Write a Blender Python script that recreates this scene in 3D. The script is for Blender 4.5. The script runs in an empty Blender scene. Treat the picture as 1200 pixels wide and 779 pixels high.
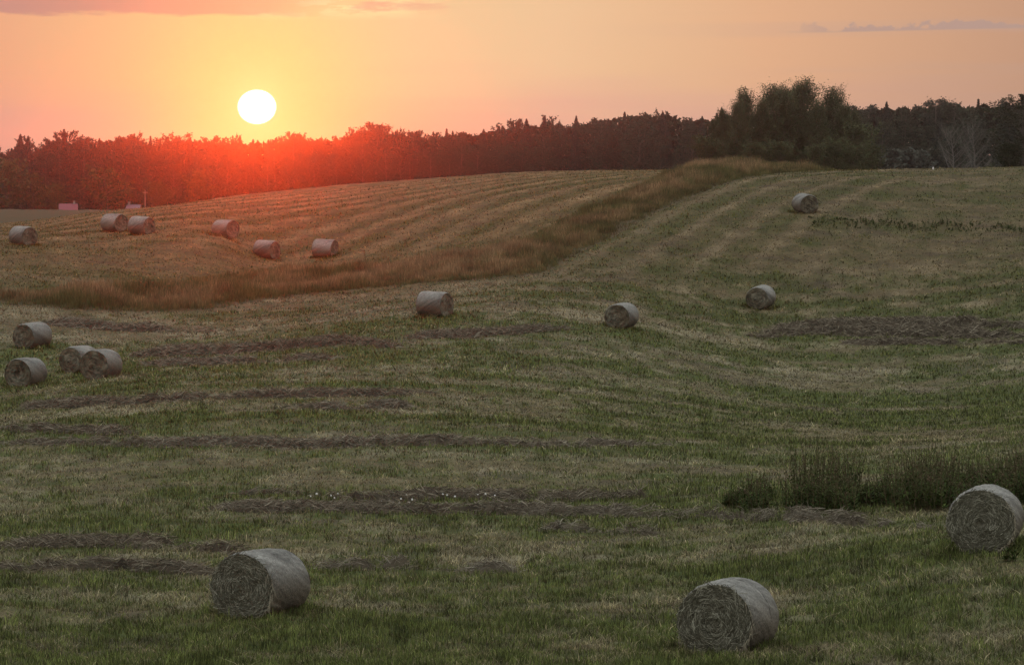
import bpy, math, random
import numpy as np
rng = np.random.default_rng(7)
random.seed(7)
sc = bpy.context.scene
COL = sc.collection

# ------------------------------------------------------------------ camera
F = 4717.0; CX = 600.0; CY = 389.5; HY = 207.0; HC = 8.3      # photo pixels, horizon row, eye height
PITCH = math.atan((CY - HY) / F)
cam_d = bpy.data.cameras.new('camera'); cam = bpy.data.objects.new('camera', cam_d); COL.objects.link(cam)
cam_d.sensor_width = 36.0; cam_d.lens = 36.0 * F / 1200.0
cam_d.clip_start = 1.0; cam_d.clip_end = 9000.0
cam.location = (0, 0, HC); cam.rotation_euler = (math.pi / 2 - PITCH, 0, 0)
sc.camera = cam

def ray(px, py):
    c, s = math.cos(PITCH), math.sin(PITCH)
    dx = px - CX; up = -(py - CY)
    return dx, F * c + up * s, -F * s + up * c
def at(px, py, d):
    dx, dy, dz = ray(px, py); return dx / dy * d, d, HC + dz / dy * d

# ------------------------------------------------------------------ world
SUNPX, SUNPY = 301.5, 125.5
sdx, sdy, sdz = ray(SUNPX, SUNPY)
SAZ = math.atan2(sdx, sdy); SEL = math.atan2(sdz, math.hypot(sdx, sdy))
w = bpy.data.worlds.new('World'); sc.world = w; w.use_nodes = True
nt = w.node_tree; N = nt.nodes; L = nt.links; N.clear()
def nd(t, **k):
    n = N.new(t)
    for a, b in k.items(): setattr(n, a, b)
    return n
def val(s, v):
    if hasattr(v, 'is_linked') or hasattr(v, 'links'): L.new(v, s)
    else: s.default_value = v
def M(op, a, b=0.0, c=None, clamp=False):
    n = nd('ShaderNodeMath', operation=op, use_clamp=clamp)
    val(n.inputs[0], a); val(n.inputs[1], b)
    if c is not None: val(n.inputs[2], c)
    return n.outputs[0]
def sstep(x, a, b):
    n = nd('ShaderNodeMapRange', interpolation_type='SMOOTHSTEP', clamp=True)
    val(n.inputs['Value'], x); val(n.inputs['From Min'], a); val(n.inputs['From Max'], b)
    return n.outputs[0]
def mixc(f, a, b):
    n = nd('ShaderNodeMix', data_type='RGBA'); val(n.inputs[0], f)
    for s, v in ((n.inputs[6], a), (n.inputs[7], b)):
        if isinstance(v, tuple): s.default_value = (*v, 1)
        else: L.new(v, s)
    return n.outputs[2]
def ramp(x, lo, hi, stops):
    m = M('DIVIDE', M('SUBTRACT', x, lo), hi - lo, clamp=True)
    n = nd('ShaderNodeValToRGB'); L.new(m, n.inputs[0]); e = n.color_ramp.elements
    while len(e) > 1: e.remove(e[-1])
    e[0].position = (stops[0][0] - lo) / (hi - lo); e[0].color = (*stops[0][1], 1)
    for p, c in stops[1:]:
        k = e.new((p - lo) / (hi - lo)); k.color = (*c, 1)
    return n.outputs[0]
tc = nd('ShaderNodeTexCoord'); sep = nd('ShaderNodeSeparateXYZ'); L.new(tc.outputs['Generated'], sep.inputs[0])
dxo, dyo, dzo = sep.outputs
yy = M('MAXIMUM', dyo, 0.02)
U = M('ADD', M('MULTIPLY', M('DIVIDE', dxo, yy), 47.17), 6.0)      # azimuth, 1 unit = 1.2 degrees
V = M('MULTIPLY', M('DIVIDE', dzo, yy), 47.17)                      # elevation, same unit
cmb = nd('ShaderNodeCombineXYZ'); L.new(U, cmb.inputs[0]); L.new(V, cmb.inputs[1])
def noise(sx, sy, detail=4, off=0.0, rough=.5):
    mp = nd('ShaderNodeMapping'); L.new(cmb.outputs[0], mp.inputs[0]); mp.inputs['Scale'].default_value = (sx, sy, 1)
    mp.inputs['Location'].default_value = (off, off * 1.7, off)
    n = nd('ShaderNodeTexNoise'); L.new(mp.outputs[0], n.inputs['Vector']); n.inputs['Scale'].default_value = 1
    n.inputs['Detail'].default_value = detail; n.inputs['Roughness'].default_value = rough
    return n.outputs['Fac']
hi_c = ramp(U, -4, 16, [(-4, (.80,.40,.26)), (0, (.88,.45,.25)), (1.5, (.90,.56,.27)), (2.6, (.93,.66,.29)), (3.4, (.93,.69,.31)),
                       (4.8, (.93,.65,.34)), (6.5, (.92,.60,.34)), (9, (.83,.47,.27)), (12, (.62,.35,.22)), (16, (.60,.36,.25))])
lo_c = ramp(U, -4, 16, [(-4, (.66,.33,.28)), (0, (.76,.41,.30)), (1.6, (.86,.50,.30)), (3, (.90,.62,.27)), (4.4, (.90,.54,.30)),
                       (6.5, (.84,.45,.34)), (9, (.74,.42,.33)), (12, (.57,.355,.28)), (16, (.48,.32,.27))])
wob = M('MULTIPLY', M('SUBTRACT', noise(.25, 3.0, 3, 3.1), .5), .9)
band = mixc(sstep(M('ADD', V, wob), .35, 1.35), lo_c, hi_c)
greyb = M('MULTIPLY', sstep(noise(.12, 3.2, 3, 9.3), .5, .72), M('MULTIPLY', sstep(U, 6, 12), .45))
band = mixc(greyb, band, (.56,.39,.33))
# yellow aureole round the sun
du = M('SUBTRACT', U, SUNPX / 100); dv = M('SUBTRACT', V, M('ADD', 0, math.tan(SEL) / math.cos(SAZ) * 47.17))
r2 = M('ADD', M('POWER', M('DIVIDE', M('ABSOLUTE', du), 1.05), 2.0), M('POWER', M('DIVIDE', M('ABSOLUTE', dv), 1.3), 2.0))
aur = M('EXPONENT', M('MULTIPLY', r2, -1.0))
band = mixc(M('MULTIPLY', aur, .75), band, (.86,.77,.27))
halo = M('EXPONENT', M('MULTIPLY', r2, -9.0))
band = mixc(M('MULTIPLY', halo, .75), band, (1.05,.88,.36))
# cloud bank at the upper left, with a bright broken rim
n1 = noise(.9, 5.0, 6, 1.0, .62)
edge = M('ADD', M('ADD', V, M('MULTIPLY', M('SUBTRACT', n1, .5), .22)), M('MULTIPLY', M('MAXIMUM', M('SUBTRACT', 3.2, U), 0), -.012))
cl = M('MULTIPLY', sstep(edge, 1.845, 1.90), sstep(V, 6.5, 3.0))
cl = M('MULTIPLY', cl, M('SUBTRACT', 1, sstep(M('ADD', U, M('MULTIPLY', V, -.9)), 1.35, 2.4)))
puff = M('MULTIPLY', M('MULTIPLY', sstep(noise(1.6, 7.0, 6, 5.0, .65), .46, .56), sstep(V, 1.80, 1.97)), M('MULTIPLY', sstep(U, 2.6, 3.2), sstep(U, 5.4, 4.4)))
band = mixc(M('MULTIPLY', puff, .95), band, (.97,.84,.42))
pinkc = M('MULTIPLY', M('MULTIPLY', sstep(noise(.9, 6.0, 5, 7.7, .6), .47, .62), sstep(V, 1.86, 2.0)), M('MULTIPLY', sstep(U, 3.6, 4.3), sstep(U, 5.6, 4.8)))
band = mixc(M('MULTIPLY', pinkc, .7), band, (.84,.42,.27))
band = mixc(M('MULTIPLY', cl, .9), band, ramp(U, -2, 4, [(-2, (.50,.28,.26)), (.3, (.60,.30,.24)), (1.2, (.70,.33,.24)), (2.4, (.88,.42,.25)), (4, (.93,.60,.30))]))
# thin grey streak at the right
ns = noise(2.2, 3.0, 5, 2.2, .6)
streak_c = M('ADD', 1.675, M('MULTIPLY', M('SUBTRACT', U, 9.3), .022))
top_off = M('SUBTRACT', V, streak_c)
thick = M('MULTIPLY', sstep(ns, .33, .70), .16)
st = M('MULTIPLY', sstep(top_off, -.012, .012), M('SUBTRACT', 1, sstep(M('SUBTRACT', top_off, thick), -.02, .015)))
st = M('MULTIPLY', st, M('MULTIPLY', sstep(U, 9.0, 10.0), sstep(U, 15.5, 13)))
band = mixc(M('MULTIPLY', st, .8), band, (.50,.34,.29))
# the rest of the dome: dusk blue overhead, Nishita twilight behind
el = M('ARCSINE', dzo)
dome = ramp(el, -.1, 1.5708, [(-.1, (.06,.06,.06)), (0, (.46,.45,.49)), (.10, (.70,.65,.63)), (.25, (.76,.72,.69)), (.6, (.74,.77,.77)), (1.57, (.78,.84,.82))])
sky = nd('ShaderNodeTexSky', sky_type='NISHITA'); sky.sun_disc = False
sky.sun_elevation = SEL; sky.sun_rotation = SAZ; sky.air_density = 1.5; sky.dust_density = 3
nis = nd('ShaderNodeMix', data_type='RGBA', blend_type='ADD'); nis.inputs[0].default_value = .1
L.new(dome, nis.inputs[6]); L.new(sky.outputs[0], nis.inputs[7])
front = M('MULTIPLY', sstep(dyo, .55, .95), sstep(V, 14.0, 2.3))
band = mixc(.06, band, (.0,.0,.0))
full = mixc(front, nis.outputs[2], band)
# sun disc, slightly flattened by refraction, with a faint cloud line across it
rd = M('ADD', M('POWER', M('DIVIDE', M('ABSOLUTE', du), .214), 2.0), M('POWER', M('DIVIDE', M('ABSOLUTE', dv), .190), 2.0))
disc = M('MULTIPLY', M('SUBTRACT', 1, sstep(rd, .86, 1.22)), sstep(dyo, .5, .6))
line = M('EXPONENT', M('MULTIPLY', M('POWER', M('DIVIDE', M('ABSOLUTE', M('ADD', dv, .055)), .02), 2.0), -1.0))
final = mixc(disc, full, mixc(M('MULTIPLY', line, .5), (3.2,3.1,2.7), (2.0,1.7,1.0)))
bg = nd('ShaderNodeBackground'); L.new(final, bg.inputs[0]); bg.inputs[1].default_value = 1.0
out = nd('ShaderNodeOutputWorld'); L.new(bg.outputs[0], out.inputs[0])
w.cycles.sampling_method = 'AUTOMATIC'

sun_d = bpy.data.lights.new('sun', 'SUN'); sun = bpy.data.objects.new('sun', sun_d); COL.objects.link(sun)
sun_d.energy = 0.11; sun_d.color = (1.0, .055, .006); sun_d.angle = math.radians(.55)
from mathutils import Vector
sun.rotation_euler = Vector((sdx, sdy, sdz)).to_track_quat('Z', 'Y').to_euler()
HAZE_DENS = 0.00018; HAZE_G = 0.973; HAZE_COL = (.78,.82,1.0)

sc.view_settings.view_transform = 'Standard'; sc.view_settings.look = 'None'
sc.view_settings.exposure = 0; sc.view_settings.gamma = 1; sc.view_settings.use_curve_mapping = False
sc.cycles.use_denoising = True
sc.cycles.max_bounces = 4; sc.cycles.diffuse_bounces = 2; sc.cycles.transmission_bounces = 2; sc.cycles.volume_bounces = 0
sc.cycles.sample_clamp_indirect = 2.0; sc.cycles.use_adaptive_sampling = True; sc.cycles.adaptive_threshold = 0.01

# ------------------------------------------------------------------ helpers
TAB = rng.random((512, 512))
def vnoise(x, y, o=0):
    x = np.asarray(x, float) + o * 17.31; y = np.asarray(y, float) + o * 9.77
    xi = np.floor(x).astype(np.int64); yi = np.floor(y).astype(np.int64)
    fx = x - xi; fy = y - yi; fx = fx * fx * (3 - 2 * fx); fy = fy * fy * (3 - 2 * fy)
    a = TAB[xi & 511, yi & 511]; b = TAB[(xi + 1) & 511, yi & 511]; c = TAB[xi & 511, (yi + 1) & 511]; e = TAB[(xi + 1) & 511, (yi + 1) & 511]
    return (a * (1 - fx) + b * fx) * (1 - fy) + (c * (1 - fx) + e * fx) * fy
def fbm(x, y, o=0, n=3):
    s = 0; a = .5; t = 0
    for k in range(n):
        s = s + a * vnoise(x * 2.03 ** k, y * 2.03 ** k, o + k * 3); t += a; a *= .5
    return s / t
def sst(x, a, b):
    t = np.clip((np.asarray(x, float) - a) / (b - a), 0, 1); return t * t * (3 - 2 * t)
def lerp(a, b, f): return a + (b - a) * f
def rgb(*c): return np.array(c, float)

def mesh(name, verts, faces, mat=None, cols=None, parent=None, smooth=False, mats=None, midx=None):
    """verts (n,3), faces: list of int arrays (m,3)/(m,4)"""
    if not isinstance(faces, (list, tuple)): faces = [faces]
    faces = [np.asarray(f, np.int32) for f in faces if len(f)]
    me = bpy.data.meshes.new(name); verts = np.asarray(verts, np.float32)
    me.vertices.add(len(verts)); me.vertices.foreach_set('co', verts.ravel())
    tot = np.concatenate([np.full(len(f), f.shape[1], np.int32) for f in faces])
    li = np.concatenate([f.ravel() for f in faces])
    me.loops.add(len(li)); me.loops.foreach_set('vertex_index', li)
    me.polygons.add(len(tot))
    st = np.zeros(len(tot), np.int32); st[1:] = np.cumsum(tot)[:-1]
    me.polygons.foreach_set('loop_start', st)
    if midx is not None: me.polygons.foreach_set('material_index', np.asarray(midx, np.int32))
    me.polygons.foreach_set('use_smooth', np.full(len(tot), bool(smooth)))
    for m in (mats or ([mat] if mat else [])): me.materials.append(m)
    if cols is not None:
        ca = me.color_attributes.new('Col', 'FLOAT_COLOR', 'POINT')
        c4 = np.ones((len(verts), 4), np.float32); c4[:, :3] = cols; ca.data.foreach_set('color', c4.ravel())
    me.update(calc_edges=True)
    o = bpy.data.objects.new(name, me); COL.objects.link(o)
    if parent: o.parent = parent
    return o
def tag(o, label=None, cat=None, group=None, kind=None):
    for k, v in (('label', label), ('category', cat), ('group', group), ('kind', kind)):
        if v: o[k] = v
    return o
def empty(name, loc, rz=0, **k):
    o = bpy.data.objects.new(name, None); COL.objects.link(o); o.location = loc; o.rotation_euler = (0, 0, rz)
    o.empty_display_size = .2
    return tag(o, **k)

def mat_attr(name, rough=.9, transl=0.0, var=.0, nscale=8.0, bump=0.0, spec=.15):
    m = bpy.data.materials.new(name); m.use_nodes = True; t = m.node_tree; n = t.nodes; l = t.links; n.clear()
    o = n.new('ShaderNodeOutputMaterial'); a = n.new('ShaderNodeAttribute'); a.attribute_name = 'Col'
    p = n.new('ShaderNodeBsdfPrincipled'); p.inputs['Roughness'].default_value = rough
    p.inputs['Specular IOR Level'].default_value = spec
    c = a.outputs['Color']
    if var:
        tcn = n.new('ShaderNodeTexCoord'); ns_ = n.new('ShaderNodeTexNoise'); ns_.inputs['Scale'].default_value = nscale; ns_.inputs['Detail'].default_value = 6
        ns_.inputs['Roughness'].default_value = .7
        l.new(tcn.outputs['Object'], ns_.inputs['Vector'])
        mr = n.new('ShaderNodeMapRange'); mr.inputs['From Min'].default_value = .3; mr.inputs['From Max'].default_value = .7
        mr.inputs['To Min'].default_value = 1 - var; mr.inputs['To Max'].default_value = 1 + var
        l.new(ns_.outputs['Fac'], mr.inputs['Value'])
        vm = n.new('ShaderNodeVectorMath'); vm.operation = 'SCALE'; l.new(c, vm.inputs[0]); l.new(mr.outputs[0], vm.inputs['Scale'])
        c = vm.outputs[0]
        if bump:
            b = n.new('ShaderNodeBump'); b.inputs['Strength'].default_value = 1; b.inputs['Distance'].default_value = bump
            l.new(ns_.outputs['Fac'], b.inputs['Height']); l.new(b.outputs[0], p.inputs['Normal'])
    l.new(c, p.inputs['Base Color'])
    if transl:
        tr = n.new('ShaderNodeBsdfTranslucent'); l.new(c, tr.inputs['Color'])
        mx = n.new('ShaderNodeMixShader'); mx.inputs[0].default_value = transl
        l.new(p.outputs[0], mx.inputs[1]); l.new(tr.outputs[0], mx.inputs[2]); l.new(mx.outputs[0], o.inputs[0])
    else: l.new(p.outputs[0], o.inputs[0])
    return m
def mat_flat(name, col, rough=.8, var=.25, scale=4.0, bump=0.01):
    m = bpy.data.materials.new(name); m.use_nodes = True; t = m.node_tree; n = t.nodes; l = t.links
    p = n['Principled BSDF']; p.inputs['Roughness'].default_value = rough
    tcn = n.new('ShaderNodeTexCoord'); ns_ = n.new('ShaderNodeTexNoise'); ns_.inputs['Scale'].default_value = scale; ns_.inputs['Detail'].default_value = 5
    l.new(tcn.outputs['Object'], ns_.inputs['Vector'])
    mx = n.new('ShaderNodeMix'); mx.data_type = 'RGBA'; mx.inputs[6].default_value = (*[c * (1 - var) for c in col], 1); mx.inputs[7].default_value = (*[c * (1 + var) for c in col], 1)
    l.new(ns_.outputs['Fac'], mx.inputs[0]); l.new(mx.outputs[2], p.inputs['Base Color'])
    b = n.new('ShaderNodeBump'); b.inputs['Distance'].default_value = bump; l.new(ns_.outputs['Fac'], b.inputs['Height']); l.new(b.outputs[0], p.inputs['Normal'])
    return m
MG = mat_attr('field_soil_and_thatch', var=.35, nscale=3.5, bump=.06)
MB = mat_attr('grass_blades', rough=.7, transl=.3)
MH = mat_attr('dry_hay', rough=.8, transl=.15)
MF = mat_attr('foliage', rough=.8, transl=.10, spec=.05)
MBK = mat_flat('bark', (.10,.085,.07), var=.4, scale=6)
MPB = mat_flat('pale_bark', (.14,.13,.115), var=.4, scale=6)

# ------------------------------------------------------------------ terrain
#        name     px (centre of the footprint), base row, distance, yaw of the axis, size
BALES = [
 ('near_left', 306, 722, 69.5, 27), ('near_right', 855, 764, 62.0, 23), ('right_edge', 1157, 645, 74.0, 14),
 ('far4', 27, 287.5, 243, -44), ('far5', 134, 273, 262, -50), ('far6', 166, 275.5, 257, -55), ('far7', 262.5, 278.5, 257, -50),
 ('far8', 311, 303, 256, -58), ('far9', 381, 301, 255, -68),
 ('l10', 38, 408, 180, 32), ('l11', 31, 452, 159, 23), ('l12', 94, 436, 168, 30), ('l13', 120, 443, 154, 20),
 ('c14', 509, 371, 184, -60), ('c15', 727, 384.5, 184, 21), ('c16', 891.5, 361, 207, 21), ('h17', 943, 250, 245, -20)]
CP = [(b[1], b[2], b[3]) for b in BALES]
CREST = [(-100,269,290), (0,267,296), (53,264.5,300), (103,250.5,315), (164,246.5,330), (246,235,345), (328,226,360), (400,219,365), (503,211,360), (605,204,350),
         (687,202,340), (749,201.5,332), (800,201,325), (882,201,312), (977,200,295), (1067,199.5,290), (1200,198,290), (1300,197,290)]
CP += CREST
CP += [(1200,400,187), (1200,262,245), (1200,330,210), (1050,255,247), (-100,452,158), (-100,360,200), (-100,290,243), (167,364,203),
       (1200,520,118), (600,560,106), (150,560,106), (880,560,105), (150,779,62), (500,779,61.5), (1200,779,59), (-100,690,74), (600,640,85),
       (1300,645,73), (1300,450,155), (0,245.7,690), (-100,245.7,690), (0,262,440), (-100,262,440), (150,247,690)]
P = []
for px, py, d in CP:
    X, Y, Z = at(px, py, d); P.append((px, d, Z))
for px, py, d in CREST:                                    # the ground falls away behind the crest
    if px < 60: continue
    X, Y, Z = at(px, py, d)
    P.append((px, d + 60, Z - 1.6)); P.append((px, d + 160, lerp(3.6, 5.2, np.clip((px - 200) / 800, 0, 1)) if px > 160 else 3.2))
for px in (-100, 100, 300, 500, 750, 1000, 1300):
    P.append((px, 850, lerp(.3, 4.5, np.clip(px / 1100, 0, 1)))); P.append((px, 1600, 1.0))
    P.append((px, 40, 2.6)); P.append((px, 20, 5.0)); 
P = np.array(P)
def rc(px, d): return np.stack([np.asarray(px) / 380.0, 2.6 * np.log(np.maximum(d, 20))], -1)
A = rc(P[:, 0], P[:, 1])
def K(r): return r * r * np.log(r + 1e-9)
D_ = np.linalg.norm(A[:, None] - A[None], axis=2)
n_ = len(A); Kn = K(D_) + np.eye(n_) * 2e-3
Q = np.hstack([np.ones((n_, 1)), A]); S = np.zeros((n_ + 3, n_ + 3)); S[:n_, :n_] = Kn; S[:n_, n_:] = Q; S[n_:, :n_] = Q.T
W_ = np.linalg.solve(S, np.concatenate([P[:, 2], np.zeros(3)]))
GP = np.linspace(-150, 1350, 151); GD = np.exp(np.linspace(math.log(20), math.log(1700), 420))
gp, gd = np.meshgrid(GP, GD, indexing='ij')
R_ = rc(gp.ravel(), gd.ravel())
GZ = (K(np.linalg.norm(R_[:, None] - A[None], axis=2)) @ W_[:n_] + W_[n_] + R_ @ W_[n_ + 1:]).reshape(gp.shape)
def Zm(X, Y):
    Y = np.asarray(Y, float); X = np.asarray(X, float)
    d = np.maximum(Y, 20.0); px = np.clip(600 + F * X / np.maximum(Y, 58.0), -149.9, 1349.9)
    i = (px + 150) / 10.0; j = (np.log(np.clip(d, 20, 1699)) - math.log(20)) / (math.log(1700) - math.log(20)) * 419
    i0 = np.minimum(i.astype(int), 149); j0 = np.clip(j.astype(int), 0, 418); fi = i - i0; fj = j - j0
    z = (GZ[i0, j0] * (1 - fi) + GZ[i0 + 1, j0] * fi) * (1 - fj) + (GZ[i0, j0 + 1] * (1 - fi) + GZ[i0 + 1, j0 + 1] * fi) * fj
    return np.where(Y < 20, z + (20 - Y) * .08 * np.exp(-np.maximum(20 - Y, 0) / 40), z)
def hit(px, py, dmin=58, dmax=480):
    d = np.linspace(dmin, dmax, 1700); dx, dy, dz = ray(px, py)
    X = dx / dy * d; Zr = HC + dz / dy * d; g = Zm(X, d) - Zr
    k = np.argmax(g > 0)
    if g[k] <= 0 or k == 0: return None
    f = g[k - 1] / (g[k - 1] - g[k]); dd = d[k - 1] + (d[k] - d[k - 1]) * f
    return dx / dy * dd, dd
def path(pts, step=20, dmin=58):
    """pixel polyline -> points on the ground, world (x, y)"""
    out = []
    for (a, b), (c, e) in zip(pts[:-1], pts[1:]):
        n = max(2, int(abs(c - a) / step) + 1)
        for k in range(n):
            h = hit(a + (c - a) * k / n, b + (e - b) * k / n, dmin)
            if h: out.append(h)
    h = hit(*pts[-1], dmin)
    if h: out.append(h)
    return np.array(out)

# unmown strip: front edge and back edge as x(y) curves / polygon in world
FRONT = [(-150,352), (0,354), (67,362), (167,365), (234,363), (300,354), (367,344), (400,341), (500,333), (560,329), (637,321), (670,301), (720,278), (760,254), (793,238), (843,218), (893,206)]
BACK = [(-150,341), (0,341), (150,338), (234,327), (300,319), (367,317), (400,317), (523,305), (613,281), (687,244), (728,226), (758,216)]
fr = path(FRONT, 15); bk = path(BACK, 15)
a_, b_ = at(985, 201, 303)[:2], at(822, 201, 333)[:2]
fr = np.vstack([fr, [a_]]); bk = np.vstack([bk, [b_]])
STRIP = np.vstack([fr, bk[::-1]])
def inpoly(X, Y, poly):
    r = np.zeros(np.shape(X), bool); n = len(poly)
    for k in range(n):
        x1, y1 = poly[k]; x2, y2 = poly[(k + 1) % n]
        if y1 == y2: continue
        c = (y1 > Y) != (y2 > Y); r ^= c & (X < (x2 - x1) * (Y - y1) / (y2 - y1) + x1)
    return r
# signed distance from the strip's right-hand edge: the mower followed it
e1 = path([(637,321), (670,301), (720,278), (760,254), (793,238), (843,218), (893,206)], 12)
e1 = e1[np.argsort(e1[:, 1])][::2]; e1 = np.vstack([e1, [at(960, 201, e1[-1, 1] + 7)[:2]], [at(1060, 199, e1[-1, 1] + 13)[:2]]])
e1 = np.vstack([[e1[0] + (e1[0] - e1[5]) * 12], e1, [e1[-1] + (e1[-1] - e1[-2]) * 10]])
QX = np.arange(-90, 120, 1.0); QY = np.arange(140, 460, 1.0); qx, qy = np.meshgrid(QX, QY, indexing='ij'); qd = np.full(qx.shape, 1e9); qs = np.ones(qx.shape)
for k in range(len(e1) - 1):
    p, q2 = e1[k], e1[k + 1]; dv = q2 - p; t = np.clip(((qx - p[0]) * dv[0] + (qy - p[1]) * dv[1]) / (dv @ dv), 0, 1)
    dd = np.hypot(qx - p[0] - t * dv[0], qy - p[1] - t * dv[1]); m = dd < qd
    qd[m] = dd[m]; qs[m] = np.sign(((qx - p[0]) * dv[1] - (qy - p[1]) * dv[0]))[m]
QS = qd * qs
def sdist(X, Y):
    i = np.clip(np.asarray(X) + 90, 0, 208.99); j = np.clip(np.asarray(Y) - 140, 0, 318.99); a = i.astype(int); b = j.astype(int); fi = i - a; fj = j - b
    return (QS[a, b] * (1 - fi) + QS[a + 1, b] * fi) * (1 - fj) + (QS[a, b + 1] * (1 - fi) + QS[a + 1, b + 1] * fi) * fj
GREEN = rgb(.092,.118,.030); DGREEN = rgb(.040,.060,.020); STRAW = rgb(.225,.190,.100); PALE = rgb(.36,.32,.21); BROWN = rgb(.105,.080,.062); RUST = rgb(.14,.105,.055)
def regions(X, Y):
    s = sdist(X, Y)                                     # metres right of the strip's edge
    fa = sst(Y, 205, 235)
    left = fa * (s < -6); right = sst(Y, 205, 232) * sst(s, -.5, 1.0)
    return s, left, right
def ground_tone(X, Y):
    """greenness 0..1, straw paleness 0..1, brown residue 0..1"""
    s, left, right = regions(X, Y)
    sc_ = np.clip(Y / 75.0, 1, 3.0)
    a = fbm(X / 1.6, Y / 3.2, 1, 4); b = fbm(X / 9, Y / 12, 5, 3); c = fbm(X / 22.0, Y / 2.6, 9, 3); e = fbm(X / .45, Y / .9, 13, 2)
    g = 1.9 * (a - .5) + 1.5 * (b - .5) + 2.0 * (c - .5) + 1.5 * (e - .5)
    g = g * lerp(1, .5, sst(Y, 195, 235)) * lerp(.75, 1, sst(Y, 100, 150)) + .62 + .12 * (1 - sst(Y, 90, 170))
    pale = 2.2 * (fbm(X / 1.1, Y / 2.2, 21, 3) - .5) + 1.8 * (fbm(X / 14.0, Y / 1.9, 25, 3) - .5); pale = pale * lerp(1, .55, sst(Y, 195, 235)) + .22
    # swaths on the left hill and tracks on the right slope, parallel with the strip
    warp = .7 * (fbm(X / 9, Y / 22, 31, 2) - .5)
    lw = .5 + .5 * np.cos((s + warp * 1.5) * 2 * np.pi / 4.6)
    lf = left * sst(Y, 225, 262)
    lf = lf * (.25 + 1.0 * fbm(s / 1.8, (X + Y) / 24, 37, 2)); g = g - lf * (1.1 * lw - .42); pale = pale + lf * (.75 * lw - .28)
    rw = (.5 + .5 * np.cos((s + warp * .8 - 1.2) * 2 * np.pi / 3.1)) ** 2.2
    rf = .8 * right * (1 - sst(s, 18, 30)) * (.1 + 1.7 * fbm(s / 1.6, (X + Y) / 26, 35, 2)) * lerp(1.25, .3, sst(s, 5, 20))
    g = g - rf * (.75 * rw - .2); pale = pale + rf * (.55 * rw - .12)
    rr = right * sst(s, 20, 32)
    hw = fbm(X / 60.0, Y / 2.2, 41, 2)
    g = g + rr * (1.1 * (hw - .5) + .12); pale = pale - rr * .15
    mid = sst(Y, 165, 195) * (1 - sst(Y, 205, 232)); g = g - mid * .45 * (1 - sst(X, -2, 9)); pale += mid * .15
    g = g - left * .12 - right * .16; pale = pale - right * .10
    br = np.clip(3.0 * (fbm(X / 2.4, Y / 1.6, 45, 3) - .60), 0, 1) * .8
    return np.clip(g, 0, 1), np.clip(pale, 0, 1), br
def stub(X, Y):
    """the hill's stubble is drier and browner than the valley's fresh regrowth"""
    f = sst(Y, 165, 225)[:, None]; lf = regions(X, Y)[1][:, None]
    return lerp(lerp(rgb(1, 1, 1), rgb(.80, .69, .60), f), rgb(.92, .68, .50), lf)  # last tint warms the left hill, sun glow put into its colour
def ground_col(X, Y):
    g, p, br = ground_tone(X, Y)
    st = STRAW * (1 - p[:, None]) * .70 + PALE * p[:, None] * .9
    c = st * (1 - g[:, None]) + GREEN * .9 * g[:, None]
    c = (c * (1 - br[:, None]) + BROWN * br[:, None]) * (.62 + .76 * fbm(X / .35, Y / 1.1, 15, 3))[:, None]
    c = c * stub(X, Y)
    return c, g, p, br
def Zmic(X, Y):
    s, left, right = regions(X, Y)
    lw = .5 + .5 * np.cos((s + 1.05 * (fbm(X / 9, Y / 22, 31, 2) - .5)) * 2 * np.pi / 4.6)
    z = .13 * (fbm(X / .8, Y / .8, 51, 3) - .5) + .14 * (fbm(X / 7, Y / 9, 55, 2) - .5)
    rw = .5 + .5 * np.cos((s - 1.2) * 2 * np.pi / 3.4)
    return z + left * .06 * lw * sst(Y, 225, 262) + right * (1 - sst(s, 22, 32)) * .07 * rw + sst(Y, 380, 480) * .25 * (fbm(X / 5, Y / 5, 57, 2) - .5)
def Zt(X, Y): return Zm(X, Y) + Zmic(X, Y)

t_f = np.linspace(-.162, .162, 460)
rows = [-60, -30, -10, 5, 15, 25, 33, 40, 46, 51, 55]
d = 58.0
while d < 350: rows.append(d); d += np.clip(.14 * (d / 60) ** 2, .14, .8)
while d < 1600: rows.append(d); d += 1.2 + (d - 350) * .06
rows.append(1600.0); rows = np.array(rows, float)
ex = [600, 250, 110, 50, 22, 9, 3]
cols_t = [(-.162, -e) for e in ex] + [(t, 0) for t in t_f] + [(.162, e) for e in ex[::-1]]
ct = np.array(cols_t)
XX = ct[None, :, 0] * np.maximum(rows, 40)[:, None] + ct[None, :, 1]; YY = np.repeat(rows[:, None], len(ct), 1)
nr, nc = XX.shape; xf, yf = XX.ravel(), YY.ravel()
gc = ground_col(xf, yf)[0]
inS = inpoly(xf, yf, STRIP); gc[inS] = RUST * .8
farf = sst(yf, 370, 400)[:, None]; fn = fbm(xf / 14, yf / 30, 61, 3)[:, None]
gc = gc * (1 - farf) + farf * lerp(rgb(.10,.080,.038), rgb(.065,.068,.026), fn)
idx = np.arange(nr * nc).reshape(nr, nc)
q = np.stack([idx[:-1, :-1], idx[:-1, 1:], idx[1:, 1:], idx[1:, :-1]], -1).reshape(-1, 4)
ground = mesh('ground', np.stack([xf, yf, Zt(xf, yf)], 1), q, MG, gc * .8, smooth=True)
tag(ground, kind='structure')

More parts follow.
